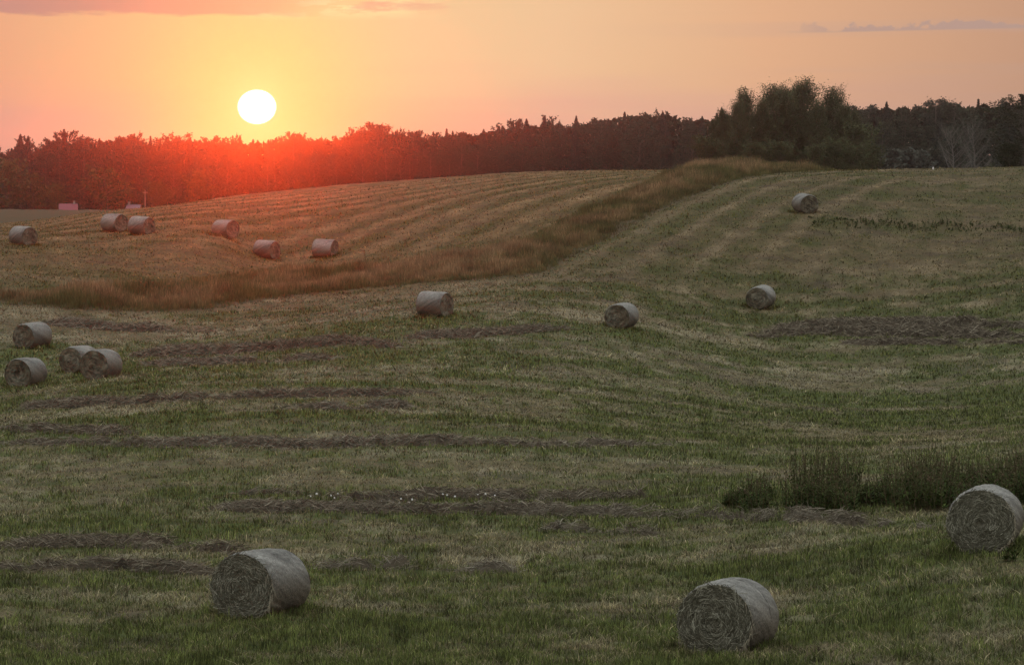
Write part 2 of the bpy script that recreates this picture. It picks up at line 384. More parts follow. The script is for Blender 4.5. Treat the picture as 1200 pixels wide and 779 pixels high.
# ------------------------------------------------------------------ blades
def blades(name, X, Y, h, wd, cb, ct_, lean=.45, mat=MB, z=None, fine=True, taper=.75):
    n = len(X); th = rng.random(n) * 2 * np.pi; ax = np.stack([np.cos(th), np.sin(th)], 1)
    ph = rng.random(n) * 2 * np.pi; ln = (rng.random(n) ** 1.3 * lean * h)[:, None] * np.stack([np.cos(ph), np.sin(ph)], 1)
    Z = (Zt(X, Y) if z is None else z) - .015
    b = np.stack([X, Y], 1); hw = (wd * .5)[:, None]
    v = []
    k = 5 if fine else 3
    V_ = np.zeros((n, k, 3), np.float32); C_ = np.zeros((n, k, 3), np.float32)
    V_[:, 0, :2] = b - ax * hw; V_[:, 1, :2] = b + ax * hw; V_[:, 0, 2] = V_[:, 1, 2] = Z
    C_[:, 0] = C_[:, 1] = cb
    if fine:
        m = b + ln * .35
        V_[:, 2, :2] = m + ax * hw * taper; V_[:, 3, :2] = m - ax * hw * taper; V_[:, 2, 2] = V_[:, 3, 2] = Z + h * .6
        V_[:, 4, :2] = b + ln; V_[:, 4, 2] = Z + h
        C_[:, 2] = C_[:, 3] = lerp(cb, ct_, .6); C_[:, 4] = ct_
        i = (np.arange(n) * 5)[:, None]
        f = [i + np.array([[0, 1, 2, 3]]), i + np.array([[3, 2, 4]])]
    else:
        V_[:, 2, :2] = b + ln; V_[:, 2, 2] = Z + h; C_[:, 2] = ct_
        i = (np.arange(n) * 3)[:, None]; f = [i + np.array([[0, 1, 2]])]
    return mesh(name, V_.reshape(-1, 3), f, mat, C_.reshape(-1, 3))

def screen_samples(n, d0, d1, marg=110):
    u = rng.random(n); d = 1 / (1 / d0 + (1 / d1 - 1 / d0) * u)
    px = rng.uniform(-marg, 1200 + marg, n); return (px - 600) / F * d, d
BL = np.array([at(b[1], b[2], b[3])[:2] for b in BALES])
def not_bale(X, Y, r=.55):
    k = np.ones(len(X), bool)
    for bx, by in BL: k &= (X - bx) ** 2 + (Y - .5 - by) ** 2 > r * r
    return k
def lawn(n, d0, d1, fine, name):
    X, Y = screen_samples(n, d0, d1)
    for bx, by in BL[:3] if fine else BL[3:]:
        m = 2600 if fine else 500; a = rng.uniform(0, 6.283, m); r = rng.uniform(.56, 1.05, m)
        X = np.r_[X, bx + r * np.cos(a)]; Y = np.r_[Y, by + .5 + r * np.sin(a) * 1.1]
    k = ~inpoly(X, Y, STRIP) & not_bale(X, Y); X, Y = X[k], Y[k]; n = len(X)
    g, p, br = ground_tone(X, Y)
    r = rng.random(n); isg = r < g * .70 + .13
    sz = np.clip(Y / 80, .8, 2.8)
    h = np.where(isg, rng.uniform(.04, .115, n) * (.6 + .8 * g), rng.uniform(.03, .12, n) * (.7 + .7 * p))
    h *= .6 + .9 * fbm(X / .6, Y / .6, 71, 2)
    h *= np.where(rng.random(n) < .03, 1.7, 1)
    for bx, by in BL: h *= 1 + .7 * np.exp(-((np.hypot(X - bx, Y - by - .5) - .7) / .25) ** 2)
    wd = np.where(rng.random(n) < .45, rng.uniform(.014, .024, n), rng.uniform(.006, .012, n)) * sz * (1.0 if fine else 1.6)
    v = (.35 + 1.75 * rng.random(n) ** 1.8) * (.25 + 1.5 * fbm(X / .28, Y / .6, 73, 2))
    v = v[:, None]; hue = rng.random(n)[:, None]
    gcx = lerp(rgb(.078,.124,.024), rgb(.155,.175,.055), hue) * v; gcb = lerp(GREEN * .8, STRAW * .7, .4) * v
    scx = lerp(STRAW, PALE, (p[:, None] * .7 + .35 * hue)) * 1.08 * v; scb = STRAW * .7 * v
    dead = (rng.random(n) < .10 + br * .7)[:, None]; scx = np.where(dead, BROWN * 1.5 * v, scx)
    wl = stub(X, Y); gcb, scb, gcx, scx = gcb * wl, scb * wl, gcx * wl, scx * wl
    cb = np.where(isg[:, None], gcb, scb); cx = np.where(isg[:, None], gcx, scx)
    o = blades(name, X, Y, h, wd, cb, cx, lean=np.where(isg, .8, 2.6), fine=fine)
    return tag(o, label=None, kind='stuff')
g1 = lawn(420000, 58.5, 125, True, 'meadow_grass')
tag(g1, 'short green and straw coloured grass of the mown foreground meadow', 'grass')
g2 = lawn(420000, 125, 330, False, 'meadow_stubble')
tag(g2, 'short dry stubble on the mown slopes of the hill', 'stubble')

# ---- unmown strip of tall reddish grass
def strip_grass():
    x0, x1 = STRIP[:, 0].min(), STRIP[:, 0].max(); y0, y1 = STRIP[:, 1].min(), STRIP[:, 1].max()
    n = 900000; X = rng.uniform(x0, x1, n); Y = rng.uniform(y0, y1, n)
    X += .5 * (vnoise(X / .8, Y / .8, 77) - .5); k = inpoly(X, Y + .9 * (vnoise(X / 1.3, Y / 2, 78) - .5), STRIP); X, Y = X[k], Y[k]
    if len(X) > 240000: X, Y = X[:240000], Y[:240000]
    n = len(X); a = fbm(X / 2.2, Y / 3.5, 81, 3)
    ed = np.full(n, 9.0)
    for k in range(len(STRIP)):
        p, q_ = STRIP[k], STRIP[(k + 1) % len(STRIP)]; dv = q_ - p; t = np.clip(((X - p[0]) * dv[0] + (Y - p[1]) * dv[1]) / (dv @ dv + 1e-9), 0, 1)
        ed = np.minimum(ed, np.hypot(X - p[0] - t * dv[0], Y - p[1] - t * dv[1]))
    en = ed + 2.2 * (fbm(X / .9, Y / 1.5, 83, 2) - .5); es = .22 + .78 * sst(en, -.2, 3.0); kk = rng.random(n) < .25 + .75 * sst(en, -.4, 1.2); X, Y, a, es, ed = X[kk], Y[kk], a[kk], es[kk], ed[kk]; n = len(X)
    gr = np.clip(sst(fbm(X / 3.0, Y / 5, 85, 3) + .25 * (rng.random(n) - .5), .46, .62) + (1 - es) * 1.2, 0, 1)
    h = .85 * es * (.05 + 1.5 * a) * rng.uniform(.6, 1.15, n) * np.where(Y > 285, 1.1, 1.0)
    wd = rng.uniform(.012, .028, n)
    v = (rng.uniform(.6, 1.5, n) * (.5 + 1.0 * fbm(X / .8, Y / 1.5, 87, 2)))[:, None]
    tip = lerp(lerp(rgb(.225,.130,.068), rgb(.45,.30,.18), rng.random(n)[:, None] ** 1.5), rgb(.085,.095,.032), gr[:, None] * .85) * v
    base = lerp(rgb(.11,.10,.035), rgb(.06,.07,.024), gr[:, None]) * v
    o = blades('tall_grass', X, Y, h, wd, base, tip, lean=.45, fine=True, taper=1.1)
    return tag(o, 'tall unmown reddish grass strip curving up the hill', 'tall grass', kind='stuff')
strip_grass()

# ------------------------------------------------------------------ windrows of raked hay
WIND = [
 ([(875,395), (940,391), (1000,390), (1210,394)], 7, 'broad dark windrow across the right slope below the lone bale', 1.0),
 ([(905,384), (1000,381), (1215,383)], 4, 'upper dark windrow on the right slope at mid height', 1.0),
 ([(985,403), (1215,402)], 2, 'thin lowest dark windrow at the right edge of the mid slope', 1.0),
 ([(480,396), (560,393), (672,386)], 3, 'short windrow between the two bales in the middle of the field', .9),
 ([(146,418), (250,415), (330,410), (400,402), (474,409)], 5, 'reddish windrow running right from the pair of touching bales', .95),
 ([(165,430), (300,424), (390,421)], 3, 'faint lower windrow right of the pair of touching bales', .8),
 ([(52,378), (120,384), (250,389)], 3, 'broken windrow behind the left bales below the tall grass', .9),
 ([(8,478), (150,474), (270,466), (400,465), (518,461)], 4, 'long windrow just below the four left bales', .95),
 ([(330,480), (480,478)], 3, 'short pale windrow in front of the long one at centre left', .7),
 ([(-10,504), (160,508)], 3, 'short windrow at the left edge above the straight one', .9),
 ([(-10,518), (150,522), (330,525), (480,521), (560,521), (640,523), (790,520)], 4.5, 'long straight windrow crossing the middle foreground', .8),
 ([(240,586), (340,578), (420,589), (520,582), (600,585), (845,582)], 5, 'dark windrow dotted with white specks', .95),
 ([(245,598), (400,600), (560,603), (700,599)], 6, 'thick windrow in front of the one with white specks', .9),
 ([(600,603), (750,606), (850,609), (950,612), (1095,617)], 7, 'large matted windrow in front of the dark weeds', .75),
 ([(640,622), (790,628)], 4, 'small matted windrow above the nearest right bale', .7),
 ([(-10,643), (100,637), (200,640), (292,648)], 8, 'big reddish windrow behind the nearest left bale', 1.0),
 ([(-10,668), (130,668), (250,674)], 6, 'windrow reaching the left side of the nearest left bale', .9),
 ([(362,666), (480,668), (605,672)], 5, 'pale windrow running right from the nearest left bale', .6),
]
def windrow(pts, hwpx, label, dark):
    wp = path(pts, 6); seg = np.linalg.norm(np.diff(wp, axis=0), axis=1)
    # keep the projected polyline from jumping along its length
    k = np.ones(len(wp), bool); wp = wp[k]
    for _ in range(3):
        wp[1:-1, 1] = (wp[:-2, 1] + wp[1:-1, 1] * 2 + wp[2:, 1]) / 4
    dm = wp[:, 1].mean(); hwm = np.clip(hwpx * dm * dm / (F * 8.0) * .41, .24, 1.35)     # half width in metres
    x0, x1 = wp[0, 0], wp[-1, 0]; Ln = x1 - x0
    yc = lambda x: np.interp(x, wp[:, 0], wp[:, 1]) + .5 * (fbm(x / 2.5, x * 0 + dm, 91, 2) - .5) * hwm * 2
    seed = int(dm * 7) % 97
    def prof(x, y):
        v = (y - yc(x)) / (hwm * (.55 + .9 * vnoise(x / 1.7, x * 0, seed)))
        e = np.clip(1 - v * v, 0, 1) * sst(x, x0 - .2, x0 + .2 * Ln) * sst(x1 + .2 - x, 0, .2 * Ln)
        lump = sst(fbm(x / .9, y / .24, seed + 3, 4) + .5 * (vnoise(x / 3.0, x * 0, seed + 5) - .5) + .3 * (vnoise(x / .5, y / .3, seed + 6) - .5), .40, .57)
        return np.sqrt(e) * lump
    hmax = .22 if hwm < 1.0 else .30
    # a low lumpy mat
    nx = int(np.clip(Ln / .09, 40, 420)); ny = int(np.clip(hwm * 2 / .1, 14, 40))
    gx = np.linspace(x0 - .3, x1 + .3, nx); sv = np.linspace(-1.6, 1.6, ny)
    XX = np.repeat(gx[:, None], ny, 1); YY = yc(gx)[:, None] + sv[None] * hwm
    xf, yf = XX.ravel(), YY.ravel(); e = prof(xf, yf)
    zz = Zt(xf, yf) - .05 + e * hmax * (.15 + 1.7 * fbm(xf / .38, yf / .2, seed + 7, 3))
    ii = np.arange(nx * ny).reshape(nx, ny); q = np.stack([ii[:-1, :-1], ii[1:, :-1], ii[1:, 1:], ii[:-1, 1:]], -1).reshape(-1, 4)
    keep = e[q].max(1) > .30; q = q[keep]
    D = lerp(rgb(.19,.165,.12), rgb(.088,.070,.050), dark)
    col = D * (.2 + 1.5 * fbm(xf / .5, yf / .16, seed + 9, 3))[:, None]
    # stalks lying about on it
    n = int(np.clip(Ln * hwm * 2600 * (75 / dm) ** 1.5, 4000, 40000))
    X = rng.uniform(x0 - .2, x1 + .2, n); Yv = yc(X) + rng.uniform(-1.2, 1.2, n) * hwm; e2 = prof(X, Yv)
    k = rng.random(n) < e2 * 1.2 + .10 * sst(X, x0, x0 + .2 * Ln) * sst(x1 - X, 0, .2 * Ln); X, Yv, e2 = X[k], Yv[k], e2[k]; n = len(X)
    Z = Zt(X, Yv) + e2 * hmax * rng.uniform(.2, 1.25, n)
    ln = rng.uniform(.12, .45, n) * np.clip(dm / 110, 1, 1.7); th = rng.normal(0, .8, n); el_ = rng.normal(.08, .5, n)
    dr = np.stack([np.cos(th) * np.cos(el_), np.sin(th) * np.cos(el_), np.sin(el_)], 1) * (ln * .5)[:, None]
    c0 = np.stack([X, Yv, Z], 1); wv = rng.uniform(.0035, .007, n) * np.clip(dm / 70, 1, 2.6)
    up = np.zeros((n, 3)); up[:, 2] = 1; up[:, :2] = rng.normal(0, .5, (n, 2)); up *= wv[:, None]
    bow = np.zeros((n, 3)); bow[:, 2] = rng.uniform(0, .03, n)
    V_ = np.stack([c0 - dr - bow, c0 - dr * .9 + up - bow, c0 + up + bow, c0 - up + bow, c0 + dr - bow, c0 + dr * .9 + up - bow], 1)
    i = (np.arange(n) * 6)[:, None] + nx * ny
    f1 = i + np.array([[0, 3, 2, 1]]); f2 = i + np.array([[3, 4, 5, 2]])
    tone = rng.random(n)[:, None] ** 1.2
    cs = lerp(D * .8, lerp(rgb(.44,.42,.36), rgb(.36,.315,.235), dark), tone ** 1.2) * rng.uniform(.7, 1.3, n)[:, None]
    o = mesh('hay_windrow', np.vstack([np.stack([xf, yf, zz], 1), V_.reshape(-1, 3)]), [q, f1, f2], MH, np.vstack([col, np.repeat(cs, 6, 0)]))
    return tag(o, label, 'windrow', 'windrows of raked dry hay')
for wdef in WIND: windrow(*wdef)

# ------------------------------------------------------------------ hay bales
def arcs(n, Rr, depth, seed):
    """loose stalks lying in arcs over an end face, in face coords (u, w, out)"""
    rg = np.random.default_rng(seed)
    r = Rr * np.sqrt(rg.uniform(.02, .95, n)); a = rg.uniform(0, 2 * np.pi, n)
    ln = rg.uniform(.06, .26, n); skew = rg.normal(0, .75, n); wv = rg.uniform(.003, .0065, n)
    lift = rg.uniform(0, .03, n); pts = []
    for t in (-.5, -.17, .17, .5):
        aa = a + ln * t / np.maximum(r, .12); rr = r + skew * ln * t * .8
        pts.append((rr, aa, lift * (1 - 2.2 * t * t)))
    V_ = []
    for rr, aa, li in pts:
        for sgn in (-1, 1):
            V_.append(np.stack([(rr + sgn * wv) * np.cos(aa), (rr + sgn * wv) * np.sin(aa), li + depth(rr, aa) + .004], 1))
    V_ = np.stack(V_, 1); i = (np.arange(n) * 8)[:, None]
    f = np.concatenate([i + np.array([[k, k + 1, k + 3, k + 2]]) for k in (0, 2, 4)])
    return V_.reshape(-1, 3), f, rg
MWR = mat_attr('net_wrapped_hay', rough=.75, var=.42, nscale=22, bump=.03, spec=.25)
MFC = mat_attr('bale_end_hay', rough=.85, var=.30, nscale=30, bump=.02)
def bale_meshes(seed, near, seam=False, hole=0.0):
    R0 = .65; HW = .65; o = seed * 13
    sq = lambda a: np.where(np.sin(a) < 0, 1 - .14 * np.sin(a) ** 2, 1 - .02 * np.sin(a) ** 2)  # sagged on its own weight
    # side
    na, nl = (160, 60) if near else (64, 22)
    a = np.linspace(0, 2 * np.pi, na + 1)[:-1]; l = np.linspace(-1, 1, nl)
    AA, LL = np.meshgrid(a, l, indexing='ij')
    edge = 1 - .055 * np.abs(LL) ** 10 - .012 * LL ** 2
    ca, sa = np.cos(AA) * 2 + o, np.sin(AA) * 2 + o
    rr = R0 * sq(AA) * edge * (1 + .07 * (fbm(ca, sa + LL, o, 3) - .5) + .03 * (fbm(ca * 5, sa * 5 + LL * 4, o + 2, 2) - .5))
    if seam:
        rr -= .022 * np.exp(-((LL - .25 - .06 * np.sin(AA * 2)) / .03) ** 2) * sst(np.sin(AA + .3), -.1, .5)
    rr += .004 * np.cos(LL * 24 * np.pi) * (fbm(ca, sa, o + 5, 2))
    V_ = np.stack([rr * np.cos(AA), LL * HW, rr * np.sin(AA)], -1)
    tone = .35 + 1.1 * fbm(ca * 1.2, sa * 1.2 + LL * 1.5, o + 7, 3) + .8 * (fbm(ca * 7, sa * 7 + LL * 9, o + 8, 3) - .5)
    base = lerp(rgb(.14,.12,.09), rgb(.25,.245,.225), sst(np.sin(AA), -.3, .8)[..., None])     # paler on top: skylight painted into the wrap colour
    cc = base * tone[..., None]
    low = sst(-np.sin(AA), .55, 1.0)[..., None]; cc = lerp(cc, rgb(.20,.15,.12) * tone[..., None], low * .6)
    if seam: cc = cc * (1 - .6 * (np.exp(-((LL - .25 - .06 * np.sin(AA * 2)) / .025) ** 2) * sst(np.sin(AA + .3), -.1, .5)))[..., None]
    i = np.arange(na * nl).reshape(na, nl); j = np.roll(i, -1, 0)
    q = np.stack([i[:, :-1], i[:, 1:], j[:, 1:], j[:, :-1]], -1).reshape(-1, 4)
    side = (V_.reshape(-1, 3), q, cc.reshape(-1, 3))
    faces = []
    for s_ in (-1, 1):
        nrg, nag = (70, 180) if near else (20, 56)
        def depth(r, a, s_=s_):
            x, y = r * np.cos(a), r * np.sin(a); k = r / R0
            wob = .20 * fbm(x * 4 + o, y * 4 + s_ * 5, o + 11, 3)
            ring = fbm((r + wob) * 26, a * 1.3 / (2 * np.pi) * 6 + o, o + 13, 2)
            dd = .055 * (ring - .5) * sst(k, .05, .3) + .10 * (fbm(x * 5, y * 5, o + 15 + s_, 4) - .5) + .012 * (1 - k * k)
            if hole: dd = dd - hole * np.exp(-(((x + .02) / .10) ** 2 + ((y - .06) / .17) ** 2)) * (.6 + .8 * fbm(x * 9, y * 9, o + 19, 2))
            return dd * (1 - sst(k, .93, 1.0))
        r = np.linspace(0.0, 1, nrg) ** .9 * (R0 * .932); a = np.linspace(0, 2 * np.pi, nag + 1)[:-1]
        RR, AA = np.meshgrid(r, a, indexing='ij')
        s2 = sq(AA) * (1 + .07 * (fbm(np.cos(AA) * 2 + o, np.sin(AA) * 2 + o + s_, o, 3) - .5))
        dd = depth(RR, AA)
        pts = np.stack([RR * s2 * np.cos(AA), s_ * (HW + dd), RR * s2 * np.sin(AA)], -1)
        x, y = RR * np.cos(AA), RR * np.sin(AA)
        ringc = fbm((RR + .20 * fbm(x * 4 + o, y * 4 + s_ * 5, o + 11, 3)) * 30, AA * 1.5 + o, o + 23, 2)
        tn = .25 + 1.0 * ringc + 1.2 * (fbm(x * 8, y * 8, o + 25, 4) - .5)
        base = lerp(rgb(.136,.118,.082), rgb(.184,.172,.128), sst(fbm(x * 2.2, y * 2.2, o + 27, 2), .4, .65)[..., None])
        cc = base * np.clip(tn, .25, 1.6)[..., None]
        i = np.arange(nrg * nag).reshape(nrg, nag); j = np.roll(i, -1, 1)
        q = np.stack([i[:-1], i[1:], j[1:], j[:-1]], -1).reshape(-1, 4)
        if s_ > 0: q = q[:, ::-1]
        Vv = pts.reshape(-1, 3); Cc = cc.reshape(-1, 3); fs = [q]
        if near and s_ < 0:
            ns_ = 2600; va, fa, rg = arcs(ns_, R0 * .94, depth, seed + 5)
            ang = np.arctan2(va[:, 1], va[:, 0]); k = sq(ang)
            va = np.stack([va[:, 0] * k, -(HW + va[:, 2]), va[:, 1] * k], 1)
            t = rg.random(ns_)[:, None] ** 3.0; cs = lerp(rgb(.09,.085,.06), rgb(.38,.37,.29), t)
            fs.append(fa + len(Vv)); Vv = np.vstack([Vv, va]); Cc = np.vstack([Cc, np.repeat(cs, 8, 0)])
            # stalks hanging loose from the rim at the bottom
            nh = 90; a0 = rg.normal(-.85, .9, nh); r0 = R0 * sq(a0) * .96; px_ = r0 * np.cos(a0); pz = r0 * np.sin(a0)
            yb = -HW - rg.uniform(-.05, .05, nh); L_ = rg.uniform(.06, .2, nh); dxh = rg.normal(0, .05, nh); wv = .005
            hv = np.stack([np.stack([px_ - wv, yb, pz], 1), np.stack([px_ + wv, yb, pz], 1), np.stack([px_ + dxh, yb - .03, np.maximum(pz - L_, -.58)], 1)], 1)
            i3 = (np.arange(nh) * 3)[:, None] + len(Vv); fs.append(i3 + np.array([[0, 1, 2]]))
            Vv = np.vstack([Vv, hv.reshape(-1, 3)]); Cc = np.vstack([Cc, np.tile(rgb(.34,.30,.22), (nh * 3, 1))])
        faces.append((Vv, fs, Cc))
    return side, faces
def make_bale(seed, near, seam=False, hole=0.0):
    side, faces = bale_meshes(seed, near, seam, hole)
    e = empty('hay_bale', (0, 0, 0))
    up = lambda v: np.asarray(v) + np.array([0, 0, .56])
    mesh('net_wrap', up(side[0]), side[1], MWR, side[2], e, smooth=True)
    for v, f, c in faces: mesh('end_face', up(v), f, MFC, c, e, smooth=False)
    return e
def copy_thing(r):
    n = r.copy(); COL.objects.link(n)
    for ch in list(r.children):
        c = ch.copy(); COL.objects.link(c); c.parent = n
    return n
BLAB = {
 'near_left': 'big nearest bale on the left, standing between two windrow ends',
 'near_right': 'largest nearest bale with a dark seam round its wrap, at the bottom of the field',
 'right_edge': 'hay bale at the right edge in front of the dark tall weeds',
 'far4': 'lone hay bale at the far left below the red-roofed house',
 'far5': 'left one of the two distant bales standing end to end',
 'far6': 'right one of the two distant bales standing end to end',
 'far7': 'distant hay bale on the reddish slope straight below and left of the sun',
 'far8': 'distant bale sunk behind the tall grass, left of its neighbour',
 'far9': 'distant bale sunk behind the tall grass, seen side on, just right of its neighbour',
 'l10': 'left bale farthest up the slope of the four grouped on the left',
 'l11': 'left bale with a dark hole in its end, lowest of the group on the left',
 'l12': 'bale half hidden behind the one touching it on the left',
 'l13': 'bale covering part of another bale behind it, reddish windrow to its right',
 'c14': 'hay bale at mid field seen from its wrapped side, tilted downhill to the right',
 'c15': 'mid field bale with its round end facing the camera, right of the short windrow',
 'c16': 'hay bale on the green hollow at the foot of the right slope',
 'h17': 'single hay bale high on the right hill just below the crest'}
SIZE = {'near_left': 1.0, 'near_right': .99, 'right_edge': 1.02, 'l12': .96}
protos = {}
def bale_for(nm):
    if nm == 'near_left': return make_bale(1, True)
    if nm == 'near_right': return make_bale(2, True, seam=True)
    if nm == 'right_edge': return make_bale(3, True, hole=.08)
    if nm == 'l11': return make_bale(4, False, hole=.22)
    k = {'l10': 5, 'l12': 6, 'l13': 7, 'c14': 8, 'c15': 5, 'c16': 6, 'h17': 7}.get(nm, 8 + (len(nm) + ord(nm[-1])) % 2)
    if k in protos: return copy_thing(protos[k])
    protos[k] = make_bale(k, False, hole=.03 if k == 5 else 0); return protos[k]
for nm, px, py, d, yaw in BALES:
    b = bale_for(nm); X, Y = at(px, py, d)[:2]
    h = hit(px, py, d - 14)
    if h: X, Y = h
    s = SIZE.get(nm, 1.0); Y += .25; X *= Y / (Y - .25)
    e = .4; gx = (Zm(X + e, Y) - Zm(X - e, Y)) / (2 * e); gy = (Zm(X, Y + e) - Zm(X, Y - e)) / (2 * e)
    b.location = (X, Y, float(Zt(X, Y)) - .06); b.scale = (s, s, s)
    roll = float(np.arctan(gx)); b.rotation_mode = 'XYZ'
    yr = -math.radians(yaw)
    b.rotation_euler = (float(np.arctan(gy)) * .8, -roll * .8 + (.07 if nm == 'c14' else 0), yr)
    tag(b, BLAB[nm], 'hay bale', 'round hay bales lying on the meadow')

# ------------------------------------------------------------------ weeds
def weeds(name, poly_pts, n, hmin, hmax, wid=.02, seed=0):
    rg = np.random.default_rng(seed); poly = np.array(poly_pts)
    X = rg.uniform(poly[:, 0].min(), poly[:, 0].max(), n * 3); Y = rg.uniform(poly[:, 1].min(), poly[:, 1].max(), n * 3)
    k = inpoly(X, Y, poly) & (rg.random(n * 3) < sst(fbm(X / .8, Y / 1.5, 101, 2) + .12 * sst(X, 5.5, 9), .36, .60)); X, Y = X[k][:n], Y[k][:n]; n = len(X)
    H = rg.uniform(hmin, hmax, n) * (.05 + 1.7 * fbm(X / 1.0, Y / 1.6, 103, 2)) * (.45 + .55 * sst(X, poly[:, 0].min(), poly[:, 0].min() + 1.6)); Z = Zt(X, Y)
    lean = rg.normal(0, .17, (n, 2))
    Vs, Fs, Cs = [], [], []; off = 0
    w_ = rg.uniform(.006, .011, n)
    v = np.stack([np.stack([X - w_, Y, Z - .02], 1), np.stack([X + w_, Y, Z - .02], 1), np.stack([X + lean[:, 0] * H + w_ * .4, Y + lean[:, 1] * H, Z + H], 1), np.stack([X + lean[:, 0] * H - w_ * .4, Y + lean[:, 1] * H, Z + H], 1)], 1)
    f4 = (np.arange(n) * 4)[:, None] + np.array([[0, 1, 2, 3]]); Vs.append(v.reshape(-1, 3)); Cs.append(np.repeat(lerp(rgb(.06,.06,.03), rgb(.13,.10,.06), rg.random(n)[:, None]), 4, 0)); off = n * 4
    m = 26; t = rg.uniform(.08, 1.0, (n, m)); th = rg.uniform(0, 2 * np.pi, (n, m)); ll = (rg.uniform(.05, .14, (n, m)) * (1.25 - .85 * t))
    bx = X[:, None] + lean[:, :1] * H[:, None] * t; by = Y[:, None] + lean[:, 1:] * H[:, None] * t; bz = Z[:, None] + H[:, None] * t
    dx, dy = np.cos(th), np.sin(th); up = rg.uniform(.0, .9, (n, m)); wl = ll * .22
    p0 = np.stack([bx, by, bz], -1); p2 = np.stack([bx + dx * ll, by + dy * ll, bz + up * ll], -1); mid = (p0 + p2) / 2
    sd = np.stack([-dy * wl, dx * wl, wl * 0], -1)
    v = np.stack([p0, mid + sd, p2, mid - sd], 2).reshape(-1, 3); nn = n * m
    f = (np.arange(nn) * 4)[:, None] + np.array([[0, 1, 2, 3]]) + off
    cl_ = lerp(rgb(.034,.060,.018), rgb(.100,.130,.038), rg.random((n, m, 1))) * rg.uniform(.6, 1.2, (n, 1, 1))
    cl_ = np.where((t > .82)[..., None] & (rg.random((n, 1, 1)) < .45), rgb(.12,.08,.055), cl_)
    Vs.append(v); Cs.append(np.repeat(cl_.reshape(-1, 3), 4, 0))
    return mesh(name, np.vstack(Vs), [np.vstack([f4, f])], MF, np.vstack(Cs))
wf = path([(848,601), (900,603), (1000,604), (1100,601), (1210,590), (1260,588)], 12)
wb = path([(852,588), (1000,583), (1020,588), (1060,590), (1070,580), (1210,566), (1260,562)], 12)
o = weeds('tall_weeds', np.vstack([wf, wb[::-1]]), 2600, .55, 1.05, seed=5)
tag(o, 'dark patch of tall leafy weeds behind the bale at the right edge', 'weeds', kind='stuff')
rl = path([(950,263), (1040,267), (1215,271)], 8)
o = weeds('uncut_grass', np.vstack([rl - [0, 2.0], (rl + [0, 2.8])[::-1]]), 330, .10, .34, seed=15)
tag(o, 'dark ragged line of longer grass across the right hill', 'grass', kind='stuff')
sp = hit(1180, 657)
o = weeds('weed_plant', [(sp[0] - .14, sp[1] - .12), (sp[0] + .14, sp[1] - .12), (sp[0] + .14, sp[1] + .12), (sp[0] - .14, sp[1] + .12)], 7, .35, .5, seed=8)
tag(o, 'single dark weed growing in front of the bale at the right edge', 'weed')
# white specks on the windrow
MW = mat_flat('white_scrap', (.75,.74,.72), var=.05)
def scrap(seed):
    rg = np.random.default_rng(seed); n = 7; a = np.sort(rg.uniform(0, 6.28, n)); r = rg.uniform(.018, .045, n)
    top = np.stack([r * np.cos(a), r * np.sin(a), rg.uniform(.01, .05, n)], 1)
    v = np.vstack([top, top * np.array([.8, .8, 0]), [[0, 0, .06]]]); i = np.arange(n); j = (i + 1) % n
    return v, [np.stack([i, j, np.full(n, 2 * n)], 1), np.stack([i, i + n, j + n, j], 1)]
sp0 = None
SPK = [(364,591), (371,589), (388,590), (392,592), (396,588), (447,594), (452,596), (456,593), (461,597), (470,592), (479,597), (483,592), (470,585), (476,586),
       (519,585), (524,587), (533,589), (560,586), (565,583), (569,586), (573,582), (578,585), (580,587), (468,597)]
v_, f_ = scrap(1)
for k, (px, py) in enumerate(SPK):
    h = hit(px, py)
    if sp0 is None: sp0 = mesh('white_scrap', v_, f_, MW); o = sp0
    else: o = sp0.copy(); COL.objects.link(o)
    o.location = (h[0], h[1], float(Zt(*h)) + .15); s = random.uniform(.5, .95); o.scale = (s, s, s); o.rotation_euler = (0, 0, random.random() * 6)
    tag(o, 'small white scrap lying on the dark windrow at centre left', 'scrap', 'white scraps scattered on the windrow')

# ------------------------------------------------------------------ trees
def tubes(segs, k=5):
    segs = np.asarray(segs, float); p0, p1, r0, r1 = segs[:, :3], segs[:, 3:6], segs[:, 6], segs[:, 7]
    d = p1 - p0; d /= np.linalg.norm(d, axis=1)[:, None] + 1e-9
    ref = np.where(np.abs(d[:, 2:3]) > .9, np.array([[1., 0, 0]]), np.array([[0, 0, 1.]])); u = np.cross(d, ref); u /= np.linalg.norm(u, axis=1)[:, None]; v = np.cross(d, u)
    n = len(segs); V_ = np.zeros((n, 2 * k, 3))
    for i in range(k):
        a = 2 * np.pi * i / k; c = u * math.cos(a) + v * math.sin(a)
        V_[:, i] = p0 + c * r0[:, None]; V_[:, i + k] = p1 + c * r1[:, None]
    b = (np.arange(n) * 2 * k)[:, None]; f = np.concatenate([b + np.array([[i, (i + 1) % k, (i + 1) % k + k, i + k]]) for i in range(k)])
    return V_.reshape(-1, 3), f
def leaf_quads(Pt, size, rg, flat=0.0, elong=1.0):
    n = len(Pt); a = rg.normal(0, 1, (n, 3)); a[:, 2] *= (1 - flat); a /= np.linalg.norm(a, axis=1)[:, None]
    b = np.cross(a, rg.normal(0, 1, (n, 3))); b /= np.linalg.norm(b, axis=1)[:, None]
    s = (size * rg.uniform(.6, 1.3, n))[:, None]
    a = a * s * elong; b = b * s * .55
    V_ = np.stack([Pt - a * .5, Pt + b * .5, Pt + a * .5, Pt - b * .5], 1).reshape(-1, 3)
    return V_, (np.arange(n) * 4)[:, None] + np.array([[0, 1, 2, 3]])
